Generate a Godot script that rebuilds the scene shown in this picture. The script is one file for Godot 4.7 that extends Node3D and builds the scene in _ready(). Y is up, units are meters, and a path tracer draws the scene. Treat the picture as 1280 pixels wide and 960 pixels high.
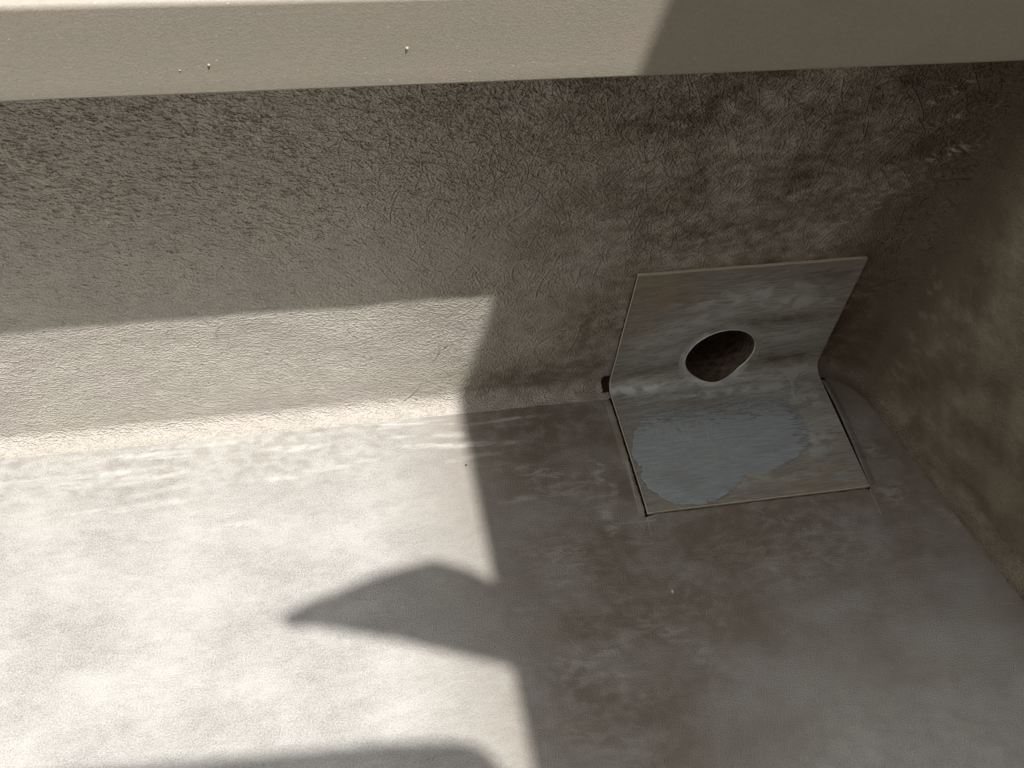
extends Node3D
# A corner of a roof balcony: a parapet and a side wall coated with glass-fibre
# matting, a painted coping, and a bent metal drain plate let into the corner.
# Units are metres, y is up. x runs along the parapet, z away from it.

const R_COVE := 0.022      # cove between the walls and the floor
const R_CORNER := 0.085    # rounded corner between the two walls
const X_WALL := 0.360      # where the faces of the two walls would meet
const LEAN := 0.24         # the side wall runs off by this much x per z
const Y_TOP := 0.606       # top of the coated skin, under the coping
const PLATE := 0.004       # top of the drain plate above the skin
const PLATE_W := 0.300
const PLATE_H := 0.219     # height of the plate's wall leaf
const PLATE_D := 0.204     # depth of its floor leaf
const HOLE := Vector2(0.147, 0.0535)
const HOLE_R := 0.048

var rng := RandomNumberGenerator.new()
var wob := FastNoiseLite.new()
var wob2 := FastNoiseLite.new()

# ------------------------------------------------------------------ helpers

func tag(o: Node, label: String, category: String, group := "", kind := ""):
	if label: o.set_meta("label", label)
	if category: o.set_meta("category", category)
	if group: o.set_meta("group", group)
	if kind: o.set_meta("kind", kind)

func put(called: String, mesh: Mesh, mat: Material, parent: Node = self) -> MeshInstance3D:
	var o := MeshInstance3D.new()
	o.name = called
	o.mesh = mesh
	o.material_override = mat
	parent.add_child(o, true)
	return o

func root(called: String, at := Vector3.ZERO) -> Node3D:
	var o := Node3D.new()
	o.name = called
	o.position = at
	add_child(o, true)
	return o

# A grid of points (rows x cols) as one smooth mesh. hole is a round opening to leave out.
func grid_mesh(p: Array, uv: Array, nrm: Array, c0 := 0, c1 := -1, hole := Vector3.ZERO) -> ArrayMesh:
	var rows := p.size()
	if c1 < 0: c1 = p[0].size() - 1
	var v := PackedVector3Array(); var n := PackedVector3Array(); var t := PackedVector2Array(); var ix := PackedInt32Array()
	var w := c1 - c0 + 1
	for r in rows:
		v.append_array(p[r].slice(c0, c1 + 1)); n.append_array(nrm[r].slice(c0, c1 + 1)); t.append_array(uv[r].slice(c0, c1 + 1))
	for r in rows - 1:
		for c in w - 1:
			if hole.z > 0 and Vector2(p[r][c + c0].x - hole.x, p[r][c + c0].y - hole.y).length() < hole.z: continue
			var a := r * w + c
			ix.append_array([a, a + 1, a + w, a + 1, a + w + 1, a + w])
	var flip := 0
	for k in range(0, mini(ix.size(), 3000), 3):
		var fn := (v[ix[k + 1]] - v[ix[k]]).cross(v[ix[k + 2]] - v[ix[k]])
		flip += 1 if fn.dot(n[ix[k]]) > 0 else -1
	if flip > 0:
		for k in range(0, ix.size(), 3):
			var s := ix[k + 1]; ix[k + 1] = ix[k + 2]; ix[k + 2] = s
	var arr := []; arr.resize(Mesh.ARRAY_MAX)
	arr[Mesh.ARRAY_VERTEX] = v; arr[Mesh.ARRAY_NORMAL] = n; arr[Mesh.ARRAY_TEX_UV] = t; arr[Mesh.ARRAY_INDEX] = ix
	var m := ArrayMesh.new(); m.add_surface_from_arrays(Mesh.PRIMITIVE_TRIANGLES, arr)
	return m

# Normals of a grid, pointing to the side that toward lies on.
func grid_normals(p: Array, toward: Vector3) -> Array:
	var out := []
	var rows := p.size()
	for r in rows:
		var line := PackedVector3Array(); line.resize(p[r].size())
		var cols: int = p[r].size()
		for c in cols:
			var du: Vector3 = p[r][mini(c + 1, cols - 1)] - p[r][maxi(c - 1, 0)]
			var dv: Vector3 = p[mini(r + 1, rows - 1)][c] - p[maxi(r - 1, 0)][c]
			var n := du.cross(dv).normalized()
			if n.dot(toward - p[r][c]) < 0: n = -n
			line[c] = n if n.length() > 0.5 else Vector3.UP
		out.append(line)
	return out

# A closed outline (in x, z) turned into a slab between two heights with chamfered edges.
func slab(outline: PackedVector2Array, y0: float, y1: float, bevel := 0.004) -> ArrayMesh:
	var st := SurfaceTool.new(); st.begin(Mesh.PRIMITIVE_TRIANGLES); st.set_smooth_group(-1)
	var inner := Geometry2D.offset_polygon(outline, -bevel, Geometry2D.JOIN_ROUND)[0] if bevel > 0 else outline
	if Geometry2D.is_polygon_clockwise(outline): outline.reverse()
	var cap := outline
	var tri := Geometry2D.triangulate_polygon(cap)
	for k in range(0, tri.size(), 3):
		for q in [0, 1, 2]:
			var a := cap[tri[k + q]]; st.add_vertex(Vector3(a.x, y1, a.y))
		for q in [0, 2, 1]:
			var a := cap[tri[k + q]]; st.add_vertex(Vector3(a.x, y0, a.y))
	for k in outline.size():
		var a := outline[k]; var b := outline[(k + 1) % outline.size()]
		for q in [[a, y0], [b, y1], [b, y0], [a, y0], [a, y1], [b, y1]]:
			st.add_vertex(Vector3(q[0].x, q[1], q[0].y))
	st.generate_normals()
	return st.commit()

func box_mesh(a: Vector3, b: Vector3) -> ArrayMesh:
	return slab(PackedVector2Array([Vector2(a.x, a.z), Vector2(b.x, a.z), Vector2(b.x, b.z), Vector2(a.x, b.z)]), a.y, b.y, 0.0)

func smooth_loop(pts: PackedVector2Array, steps := 6) -> PackedVector2Array:
	var out := PackedVector2Array()
	var n := pts.size()
	for k in n:
		for s in steps:
			out.append(pts[k].cubic_interpolate(pts[(k + 1) % n], pts[(k - 1 + n) % n], pts[(k + 2) % n], float(s) / steps))
	return out

# ------------------------------------------------------- pictures of surfaces

# Bytes of a noise picture, w x h, with sx, sy pixels per noise feature.
func noise_bytes(noise_seed: int, w: int, h: int, sx: float, sy: float, octaves := 4, warp := 0.0) -> PackedByteArray:
	var f := FastNoiseLite.new()
	f.seed = noise_seed
	f.noise_type = FastNoiseLite.TYPE_SIMPLEX_SMOOTH
	f.fractal_octaves = octaves
	var s := minf(sx, sy)
	f.frequency = 1.0 / s
	if warp > 0:
		f.domain_warp_enabled = true
		f.domain_warp_amplitude = warp
		f.domain_warp_frequency = 0.6 / s
	var nw := int(ceil(w * s / sx)); var nh := int(ceil(h * s / sy))
	var im := f.get_image(nw, nh, false, false, true)
	im.convert(Image.FORMAT_L8)
	if nw != w or nh != h: im.resize(w, h, Image.INTERPOLATE_CUBIC)
	return im.get_data()

# A canvas over a rectangle of a surface, in metres.
class Sheet:
	var w: int
	var h: int
	var ox: float
	var oy: float
	var k: float            # pixels per metre
	var relief: PackedFloat32Array
	var dust: PackedFloat32Array
	var dirt: PackedFloat32Array
	var rust: PackedFloat32Array
	var rng: RandomNumberGenerator
	func _init(width: int, height: int, x: float, y: float, px: float, r: RandomNumberGenerator):
		w = width; h = height; ox = x; oy = y; k = px; rng = r
		relief = PackedFloat32Array(); relief.resize(w * h)
		dust = PackedFloat32Array(); dust.resize(w * h)
		dirt = PackedFloat32Array(); dirt.resize(w * h)
		rust = PackedFloat32Array(); rust.resize(w * h)
	# A strand laid on the surface: raised in the relief, with an optional pale share.
	func strand(x: float, y: float, ang: float, length: float, width: float, curl: float, up: float, pale := 0.0, dark := 0.0):
		var px := (x - ox) * k; var py := (y - oy) * k
		var n := int(length * k / 1.2)
		var r := width * k * 0.5
		var ri := int(ceil(r + 0.5))
		var a := ang
		for s in n:
			var t := float(s) / n
			var amp := up * minf(1.0, 4.0 * minf(t, 1.0 - t) + 0.15)
			var cx := int(px); var cy := int(py)
			if cx > ri and cy > ri and cx < w - ri - 1 and cy < h - ri - 1:
				var nx := -sin(a); var ny := cos(a)
				# across the strand only
				for q in range(-ri, ri + 1):
					var ix := int(px + nx * q); var iy := int(py + ny * q)
					if ix < 0 or iy < 0 or ix >= w or iy >= h: continue
					var f := 1.0 - absf(q) / (r + 0.8)
					if f <= 0: continue
					var at := iy * w + ix
					var v := amp * f
					if up >= 0.0:
						if v > relief[at]: relief[at] = relief[at] * 0.35 + v * 0.65
					else:
						if v < relief[at]: relief[at] = v
					if pale > 0.0: dust[at] = maxf(dust[at], pale * f)
					if dark > 0.0: dirt[at] = maxf(dirt[at], dark * f)
			px += cos(a) * 1.2; py += sin(a) * 1.2
			a += curl * 1.2 / k
	# A soft-edged patch broken up by noise bytes; what: 0 dust, 1 dirt, 2 rust.
	func patch(what: int, x: float, y: float, rx: float, ry: float, ang: float, amount: float, nb: PackedByteArray, cut := 0.5, hard := 3.0):
		var cx := (x - ox) * k; var cy := (y - oy) * k
		var m := int(maxf(rx, ry) * k) + 2
		var ca := cos(ang); var sa := sin(ang)
		for iy in range(maxi(0, int(cy) - m), mini(h, int(cy) + m)):
			for ix in range(maxi(0, int(cx) - m), mini(w, int(cx) + m)):
				var dx := (ix - cx) / k; var dy := (iy - cy) / k
				var u := (dx * ca + dy * sa) / rx; var v := (-dx * sa + dy * ca) / ry
				var d := u * u + v * v
				if d >= 1.0: continue
				var at := iy * w + ix
				var f := clampf((nb[at] / 255.0 - cut) * hard + 0.5 - d * 0.6, 0.0, 1.0) * (1.0 - d) * amount
				if what == 0: dust[at] = maxf(dust[at], f)
				elif what == 1: dirt[at] = maxf(dirt[at], f)
				else: rust[at] = maxf(rust[at], f)

func to_texture(w: int, h: int, rgb: PackedByteArray) -> ImageTexture:
	return ImageTexture.create_from_image(Image.create_from_data(w, h, false, Image.FORMAT_RGB8, rgb))

func relief_texture(sh: Sheet, add: PackedByteArray, share: float, gain: float) -> ImageTexture:
	var b := PackedByteArray(); b.resize(sh.w * sh.h)
	var r := sh.relief
	for q in b.size():
		b[q] = clampi(int((r[q] * gain + (add[q] / 255.0 - 0.5) * share) * 255.0 + 90.0), 0, 255)
	return ImageTexture.create_from_image(Image.create_from_data(sh.w, sh.h, false, Image.FORMAT_L8, b))

# Base colour from a sheet. Colours are sRGB 0..255 vectors.
func colour_texture(sh: Sheet, big: PackedByteArray, mid: PackedByteArray, fine: PackedByteArray, base: Vector3, alt: Vector3, dusty: Vector3, dirty: Vector3, rusty: Vector3, spread: float, grain: float) -> ImageTexture:
	var n := sh.w * sh.h
	var out := PackedByteArray(); out.resize(n * 3)
	var du := sh.dust; var di := sh.dirt; var ru := sh.rust
	var at := 0
	for q in n:
		var m := big[q] / 255.0
		var c := base.lerp(alt, m)
		c *= 1.0 + (mid[q] / 255.0 - 0.5) * spread + (fine[q] / 255.0 - 0.5) * grain
		if ru[q] > 0.0: c = c.lerp(rusty, ru[q])
		if di[q] > 0.0: c = c.lerp(dirty, di[q])
		if du[q] > 0.0: c = c.lerp(dusty, du[q])
		out[at] = clampi(int(c.x), 0, 255); out[at + 1] = clampi(int(c.y), 0, 255); out[at + 2] = clampi(int(c.z), 0, 255)
		at += 3
	return to_texture(sh.w, sh.h, out)

func surface(albedo: Texture2D, relief: Texture2D, cm: float, rough: float, spec: float) -> StandardMaterial3D:
	var m := StandardMaterial3D.new()
	m.albedo_texture = albedo
	if relief:
		m.heightmap_enabled = true
		m.heightmap_texture = relief
		m.heightmap_scale = cm
	m.roughness = rough
	m.metallic_specular = spec
	return m

func plain(c: Color, rough := 0.8, spec := 0.4) -> StandardMaterial3D:
	var m := StandardMaterial3D.new()
	m.albedo_color = c
	m.roughness = rough
	m.metallic_specular = spec
	return m

# A painted or plastered surface with a mottled noise colour, mapped in world axes.
func mottled(a: Color, b: Color, noise_seed: int, size: float, rough := 0.85) -> StandardMaterial3D:
	var f := FastNoiseLite.new(); f.seed = noise_seed; f.frequency = 0.02; f.fractal_octaves = 5
	var t := NoiseTexture2D.new(); t.width = 512; t.height = 512; t.seamless = true; t.noise = f
	var g := Gradient.new(); g.set_color(0, a); g.set_color(1, b); t.color_ramp = g
	var m := StandardMaterial3D.new()
	m.albedo_texture = t; m.roughness = rough; m.metallic_specular = 0.3
	m.uv1_triplanar = true; m.uv1_world_triplanar = true; m.uv1_scale = Vector3.ONE / size
	return m

# ------------------------------------------------------------ shape of the skin

# Plan of the walls: u metres along the parapet (u = x up to the corner), then round it and along the side wall.
var side_dir := Vector2(LEAN, 1.0).normalized()
var turn := 0.0
var u_arc := 0.0
var arc_c := Vector2.ZERO

func set_plan():
	turn = acos(Vector2(1, 0).dot(side_dir))                 # how far the plan turns
	var cut := R_CORNER * tan(turn * 0.5)
	u_arc = X_WALL - cut
	arc_c = Vector2(u_arc, R_CORNER)

func plan(u: float) -> Array:                                # [point, direction into the balcony]
	if u <= u_arc: return [Vector2(u, 0), Vector2(0, 1)]
	var a := (u - u_arc) / R_CORNER
	if a < turn:
		return [arc_c + Vector2(sin(a), -cos(a)) * R_CORNER, Vector2(-sin(a), cos(a))]
	var inn := Vector2(-side_dir.y, side_dir.x)
	return [arc_c - inn * R_CORNER + side_dir * (u - u_arc - R_CORNER * turn), inn]

const V_COVE := Y_TOP - R_COVE
var V_END := V_COVE + R_COVE * PI * 0.5

func profile(v: float) -> Vector2:                           # (out from the wall, height)
	if v <= V_COVE: return Vector2(0, Y_TOP - v)
	var a := minf((v - V_COVE) / R_COVE, PI * 0.5)
	return Vector2(R_COVE * (1.0 - cos(a)), R_COVE * (1.0 - sin(a)))

# Hand-laid coating is never flat: slow waves, stronger in the tight corner.
func waves(p: Vector3) -> float:
	var near := clampf(1.0 - absf(p.x - 0.36) / 0.28, 0.0, 1.0) * clampf((p.y - 0.012) * 30.0, 0.0, 1.0)
	var plate := 1.0
	if p.x > -0.05 and p.x < 0.34 and p.y < 0.26 and p.z < 0.25: plate = 0.12
	return (wob.get_noise_3dv(p * 9.0) * 0.0022 + wob2.get_noise_3dv(p * 34.0) * 0.0006) * plate + near * wob.get_noise_3dv(p * Vector3(11, 5, 11)) * 0.0040 * plate

func skin(u: float, v: float) -> Vector3:
	var pl := plan(u)
	var pr := profile(v)
	var q: Vector2 = pl[0] + pl[1] * pr.x
	var p := Vector3(q.x, pr.y, q.y)
	var a := clampf((v - V_COVE) / R_COVE, 0.0, PI * 0.5)
	var out := Vector3(pl[1].x * cos(a), sin(a), pl[1].y * cos(a))
	return p + out * waves(p)

func floor_point(x: float, z: float) -> Vector3:
	var p := Vector3(x, 0, z)
	return p + Vector3.UP * waves(p)

# The drain plate's own profile, s metres from its top edge.
const S_FOLD := PLATE_H - R_COVE
var S_ARC := (R_COVE - PLATE) * PI * 0.5
func plate_profile(s: float, lift := 0.0) -> Vector3:        # (z, y, angle)
	var r := R_COVE - PLATE - lift
	if s < S_FOLD: return Vector3(PLATE + lift, PLATE_H - s, 0)
	var a := (s - S_FOLD) / (R_COVE - PLATE)
	if a < PI * 0.5: return Vector3(R_COVE - r * cos(a), R_COVE - r * sin(a), a)
	return Vector3(R_COVE + (s - S_FOLD - S_ARC), PLATE + lift, PI * 0.5)
func plate_point(x: float, s: float, lift := 0.0) -> Vector3:
	var q := plate_profile(s, lift)
	return Vector3(x, q.y, q.x)
func s_of_y(y: float) -> float:                              # for heights above the floor leaf
	if y > R_COVE: return PLATE_H - y
	return S_FOLD + asin(clampf((R_COVE - y) / (R_COVE - PLATE), 0.0, 1.0)) * (R_COVE - PLATE)
func s_of_z(z: float) -> float: return S_FOLD + S_ARC + z - R_COVE
func hole_at(k: int, n: int, grow := 0.0) -> Vector2:        # (x, s)
	var a := TAU * k / n
	var y := maxf(HOLE.y + cos(a) * (HOLE_R + grow), PLATE + 0.0002)
	var top := s_of_y(HOLE.y + HOLE_R + grow); var low := s_of_y(PLATE + 0.0016)+ grow
	var even := (top + low) * 0.5 - cos(a) * (low - top) * 0.5
	return Vector2(HOLE.x + sin(a) * (HOLE_R + grow), lerpf(s_of_y(y), even, 0.62))

# ---------------------------------------------------------------------- build

func _ready():
	rng.seed = 20417
	wob.seed = 5; wob.frequency = 1.0; wob.fractal_octaves = 2
	wob2.seed = 8; wob2.frequency = 1.0; wob2.fractal_octaves = 2
	set_plan()

	# camera
	var cam := Camera3D.new()
	cam.name = "camera"
	cam.position = Vector3(-0.4154, 1.1571, 0.8629)
	cam.rotation_degrees = Vector3(-51.2935, -18.0103, 8.8267)
	cam.fov = 38.296
	cam.near = 0.02
	cam.far = 600.0
	add_child(cam); cam.make_current()

	# sky, air, exposure
	var env := Environment.new()
	var sky := Sky.new()
	var psm := ProceduralSkyMaterial.new()
	psm.sky_top_color = Color(0.70, 0.715, 0.73)
	psm.sky_horizon_color = Color(0.89, 0.88, 0.86)
	psm.sky_curve = 0.12
	psm.ground_bottom_color = Color(0.40, 0.38, 0.34)
	psm.ground_horizon_color = Color(0.62, 0.60, 0.56)
	psm.sun_angle_max = 1.0
	sky.sky_material = psm
	env.background_mode = Environment.BG_SKY
	env.sky = sky
	env.background_energy_multiplier = 2.3
	env.tonemap_mode = Environment.TONE_MAPPER_LINEAR
	env.tonemap_exposure = 1.7
	env.sdfgi_enabled = true; env.ssao_enabled = true; env.ssil_enabled = true
	var we := WorldEnvironment.new(); we.name = "world_environment"; we.environment = env
	add_child(we)

	# sun: from behind the camera, high, a little to the right
	var to_sun := Vector3(0.1688, 1.0, 0.306).normalized()
	var sun := DirectionalLight3D.new()
	sun.name = "sun"
	sun.light_color = Color(1.0, 0.995, 0.985)
	sun.light_energy = 1.15
	sun.light_angular_distance = 0.53
	sun.shadow_enabled = true
	add_child(sun)
	sun.look_at_from_position(to_sun * 20.0, Vector3.ZERO, Vector3(0, 0, -1))

	build_surroundings()
	var skin_mats := coated_materials()
	build_skin(skin_mats)
	build_coping()
	build_drain(skin_mats)
	build_grit()

# ------------------------------------------------- the building round the balcony

func build_surroundings():
	# street level below the balcony, out to the horizon
	var g := PlaneMesh.new(); g.size = Vector2(900, 900)
	var ground := put("ground", g, mottled(Color(0.36, 0.35, 0.32), Color(0.46, 0.44, 0.40), 3, 6.0))
	ground.position = Vector3(0, -3.2, 0)
	tag(ground, "", "", "", "structure")

	var render := mottled(Color(0.66, 0.63, 0.57), Color(0.72, 0.69, 0.63), 11, 0.9)
	var slab_mat := mottled(Color(0.42, 0.41, 0.39), Color(0.50, 0.49, 0.46), 12, 0.7)
	# balcony slab under the coating
	var deck := put("balcony_slab", box_mesh(Vector3(-3.2, -0.22, -0.12), Vector3(0.9, -0.02, 1.6)), slab_mat)
	tag(deck, "", "", "", "structure")
	# core of the parapet and its outer face
	var core := put("parapet_core", box_mesh(Vector3(-3.2, -0.02, -0.13), Vector3(0.62, Y_TOP - 0.012, -0.075)), slab_mat)
	tag(core, "rendered outer face of the parapet under the coping", "wall core")
	# house wall behind the camera, with a sliding window
	var house := root("house_wall", Vector3(0, 0, 1.5))
	put("wall", box_mesh(Vector3(-3.2, -0.02, 0.0), Vector3(-1.9, 2.2, 0.15)), render, house)
	put("wall", box_mesh(Vector3(-0.1, -0.02, 0.0), Vector3(0.75, 2.2, 0.15)), render, house)
	put("wall", box_mesh(Vector3(-1.9, 2.0, 0.0), Vector3(-0.1, 2.2, 0.15)), render, house)
	put("sill", box_mesh(Vector3(-1.9, -0.02, -0.03), Vector3(-0.1, 0.12, 0.15)), slab_mat, house)
	var frame_mat := plain(Color(0.30, 0.27, 0.24), 0.4, 0.5)
	for x in [-1.9, -1.02, -0.16]:
		put("window_frame", box_mesh(Vector3(x, 0.12, 0.03), Vector3(x + 0.06, 2.0, 0.10)), frame_mat, house)
	var curtain := plain(Color(0.62, 0.60, 0.55), 0.9, 0.2)
	put("curtain", box_mesh(Vector3(-1.84, 0.12, 0.12), Vector3(-0.16, 2.0, 0.14)), curtain, house)
	tag(house, "pale rendered house wall with a curtained sliding window behind the balcony", "house wall")

	# the wing on the right: its rendered wall above the coated skin, and an unseen roof edge placed to shade the corner
	var wing := root("wing_wall", Vector3.ZERO)
	var q := PackedVector2Array([Vector2(X_WALL - 0.008 - 0.4 * LEAN, -0.4), Vector2(X_WALL - 0.008 + 1.5 * LEAN, 1.5), Vector2(X_WALL + 0.3 + 1.5 * LEAN, 1.5), Vector2(X_WALL + 0.3, -0.4)])
	put("wall", slab(q, Y_TOP - 0.006, 2.2, 0.0), render, wing)
	var q2 := PackedVector2Array([Vector2(X_WALL + 0.06 - 0.4 * LEAN, -0.4), Vector2(X_WALL + 0.06 + 1.5 * LEAN, 1.5), Vector2(X_WALL + 0.3 + 1.5 * LEAN, 1.5), Vector2(X_WALL + 0.3, -0.4)])
	put("wall_base", slab(q2, -0.02, Y_TOP - 0.006, 0.0), slab_mat, wing)
	tag(wing, "tall wall of the house wing rising beside the balcony corner", "wall")

	var board := mottled(Color(0.50, 0.47, 0.42), Color(0.56, 0.53, 0.48), 14, 0.6)
	var k := 0.1688; var kz := 0.306; var top := 2.3
	var xe := -0.2069 + k * top
	var unseen_eave := put("unseen_wing_eave", slab(PackedVector2Array([Vector2(xe, -0.3), Vector2(1.1, -0.3), Vector2(1.1, 2.4), Vector2(xe, 2.4)]), 2.2, top, 0.0), board)
	tag(unseen_eave, "unseen flat roof edge placed to shade the right half of the balcony", "unseen_eave")
	# tapered piece added out of view, outlined to cast the notched floor shadow
	var shift := Vector2(k * top, kz * top)
	var br := PackedVector2Array([Vector2(-0.2065, 0.268), Vector2(-0.236, 0.246), Vector2(-0.272, 0.229), Vector2(-0.333, 0.238), Vector2(-0.42, 0.262), Vector2(-0.455, 0.278), Vector2(-0.42, 0.284), Vector2(-0.342, 0.31), Vector2(-0.2065, 0.366)])
	for i in br.size(): br[i] += shift
	var blocker := put("shadow_blocker", slab(br, top - 0.045, top, 0.0), board)
	tag(blocker, "short tapered bracket added out of view to cast the notched floor shadow", "blocker")
	# unseen panel behind, its outline shaped to cast the lower rounded shadow
	var he := PackedVector2Array([Vector2(-3.6, 0.40), Vector2(-0.9, 0.405), Vector2(-0.357, 0.438), Vector2(-0.285, 0.448), Vector2(-0.262, 0.455), Vector2(-0.25, 0.466), Vector2(-0.2415, 0.49), Vector2(-0.225, 0.62), Vector2(-0.215, 1.3), Vector2(-3.6, 1.3)])
	for i in he.size(): he[i] += shift
	var panel := put("shade_panel", slab(he, 2.2, top, 0.0), board)
	tag(panel, "unseen roof panel with a rounded corner added to shade the near floor", "unseen_eave")

# --------------------------------------------------------- coated walls and floor

var SX := 1575.0            # pixels per metre in the wall and floor pictures

func coated_materials() -> Dictionary:
	var W := 2048; var H := 1024
	# ---- parapet: long matted strands, worn smooth lower down
	var a := Sheet.new(W, H, -0.86, 0.0, SX, rng)
	var n_big := noise_bytes(21, W, H, 260, 170, 4, 40.0)
	var n_mid := noise_bytes(22, W, H, 46, 30, 4, 10.0)
	var n_fine := noise_bytes(23, W, H, 5.0, 3.2, 3)
	var n_dust := noise_bytes(24, W, H, 26, 14, 4, 18.0)
	for i in 52000:
		var x := rng.randf_range(-0.87, 0.45); var v := rng.randf_range(-0.01, 0.65)
		var free := clampf((x + 0.45) / 0.35, 0.0, 1.0)                      # strands lie flat along the wall on the left, every way on the right
		var ang := rng.randfn(0.12, 0.30 + 0.7 * free)
		var len := rng.randf_range(0.005, 0.015) * (1.0 + 0.6 * free)
		var high := clampf(1.25 - v / 0.55, 0.45, 1.0) * (1.0 - 0.65 * clampf((x - 0.05) / 0.22, 0.0, 1.0))
		a.strand(x, v, ang, len, rng.randf_range(0.0010, 0.0023), rng.randfn(0, 28), rng.randf_range(0.1, 0.8) * high)
	for i in 1100:
		var x := rng.randfn(-0.06, 0.22); var v := absf(rng.randfn(0.0, 0.17))
		if x < -0.3 and rng.randf() < 0.6: continue
		var pale := rng.randf_range(0.1, 0.3) if rng.randf() < 0.25 else 0.0
		a.strand(x, v, rng.randf_range(0, TAU), rng.randf_range(0.015, 0.07), rng.randf_range(0.0012, 0.0018), rng.randfn(0, 24), rng.randf_range(0.4, 0.9), pale)
	# open pits between the strands, thickest under the coping
	for i in 20000:
		var x := rng.randf_range(-0.87, 0.42); var v := absf(rng.randfn(0.0, 0.17))
		var at := clampi(int(v * SX), 0, H - 1) * W + clampi(int((x + 0.86) * SX), 0, W - 1)
		if n_big[at] / 255.0 + rng.randf_range(-0.35, 0.35) < 0.42: continue
		var free := clampf((x + 0.45) / 0.35, 0.0, 1.0)
		a.strand(x, v, rng.randfn(0.25, 0.28 + 0.8 * free), rng.randf_range(0.0015, 0.008), rng.randf_range(0.0010, 0.0020), rng.randfn(0, 30), -rng.randf_range(0.1, 0.5), 0.0, (0.15 + 0.85 * pow(rng.randf(), 1.5)) * clampf(1.2 - v / 0.42, 0.25, 1.0))
	# dirt that sits in the pits, most of it in the upper part
	for iy in H:
		var v := iy / SX
		for ix in W:
			var at := iy * W + ix
			var x := ix / SX - 0.86
			# browner and darker towards the corner
			var darker := clampf((x + 0.34) / 0.40, 0.0, 1.0) * clampf(0.42 + (n_mid[at] / 255.0 - 0.5) * 0.7 + (n_big[at] / 255.0 - 0.5) * 0.7, 0.0, 0.88) * 0.96
			darker = lerpf(darker, 0.93 + (n_mid[at] / 255.0 - 0.5) * 0.10, clampf((x - 0.23) / 0.11, 0.0, 1.0))
			darker += clampf(1.0 - v / 0.10, 0.0, 1.0) * 0.22 * clampf(n_big[at] / 128.0, 0.2, 1.4)
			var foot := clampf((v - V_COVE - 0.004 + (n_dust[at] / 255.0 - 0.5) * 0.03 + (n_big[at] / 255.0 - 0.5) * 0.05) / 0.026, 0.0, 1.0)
			darker = maxf(darker, foot * 0.10)
			a.rust[at] = clampf((x - 0.29) / 0.04, 0.0, 1.0) * clampf((v - 0.36) / 0.08, 0.0, 1.0) * clampf(n_mid[at] / 255.0 * 1.6 - 0.3, 0.0, 0.85)
			a.dirt[at] = clampf(maxf(a.dirt[at], darker), 0.0, 0.95)
	# pale scuffs on the right part
	for sm in [[0.151, 0.489, 0.05, 0.010, 0.9, 0.4], [0.303, 0.467, 0.05, 0.012, 0.8, 0.5], [0.311, 0.429, 0.04, 0.010, 0.7, 0.4], [0.25, 0.411, 0.05, 0.018, 0.3, 0.4], [0.336, 0.394, 0.06, 0.012, 0.8, 0.5], [0.28, 0.335, 0.08, 0.045, 0.5, 0.35], [0.19, 0.335, 0.09, 0.015, 0.25, 0.35], [0.07, 0.268, 0.06, 0.010, 0.45, 0.4], [0.265, 0.296, 0.07, 0.012, 0.5, 0.5], [0.261, 0.35, 0.05, 0.01, 0.5, 0.45], [0.04, 0.30, 0.06, 0.04, 0.4, 0.25], [-0.03, 0.14, 0.07, 0.05, 0.3, 0.3], [-0.10, 0.10, 0.09, 0.03, 0.35, 0.35], [0.08, 0.25, 0.1, 0.03, 0.3, 0.3]]:
		a.patch(0, sm[0], Y_TOP - sm[1], sm[2], sm[3], -sm[4], sm[5] * 1.4, n_dust, 0.55, 3.5)
	for sm in [[-0.10, 0.035, 0.16, 0.05, 0.0, 0.6], [-0.03, 0.05, 0.06, 0.05, 0.0, 0.6], [0.17, 0.54, 0.14, 0.05, 0.0, 0.5], [-0.10, 0.55, 0.14, 0.05, 0.0, 0.5], [0.20, 0.30, 0.10, 0.03, -0.2, 0.5], [0.34, 0.12, 0.06, 0.12, 0.0, 1.0]]:
		a.patch(1, sm[0], Y_TOP - sm[1], sm[2], sm[3], -sm[4], sm[5], n_mid, 0.25, 1.4)
	for sm in [[-0.10, 0.53, 0.12, 0.05, 0.0, 0.55], [0.05, 0.54, 0.12, 0.05, 0.0, 0.6], [0.02, 0.46, 0.10, 0.03, 0.3, 0.4], [0.34, 0.09, 0.08, 0.13, 0.0, 1.3]]:
		a.patch(2, sm[0], Y_TOP - sm[1], sm[2], sm[3], -sm[4], sm[5], n_mid, 0.35, 2.0)
	for i in 170:
		a.strand(rng.randf_range(-0.2, 0.28), absf(rng.randfn(0.0, 0.13)), rng.randf_range(0.6, 2.4), rng.randf_range(0.012, 0.06), 0.0015, rng.randfn(0, 22), 0.9, rng.randf_range(0.12, 0.38))
	for i in 130:
		var x := rng.randf_range(0.0, 0.36); var v := rng.randf_range(0.0, 0.38)
		a.strand(x, v, -rng.randf_range(0.2, 1.4), rng.randf_range(0.01, 0.035), 0.0012, rng.randfn(0, 14), 0.5, rng.randf_range(0.15, 0.45))
	var wall := surface(colour_texture(a, n_big, n_mid, n_fine, Vector3(180, 171, 164), Vector3(186, 181, 169), Vector3(196, 192, 182), Vector3(76, 62, 48), Vector3(66, 46, 31), 0.08, 0.24), relief_texture(a, n_fine, 0.26, 0.52), 1.0, 0.5, 0.5)
	wall.uv1_scale = Vector3(1, 1, 1)

	# ---- floor: fine gritty top coat with dust, scuffs, dirt and a painted lens haze
	var f := Sheet.new(W, H, -0.86, 0.0, SX, rng)
	var f_big := noise_bytes(31, W, H, 240, 150, 4, 60.0)
	var f_mid := noise_bytes(32, W, H, 40, 30, 5, 14.0)
	var f_fine := noise_bytes(33, W, H, 3.4, 3.4, 3)
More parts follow.
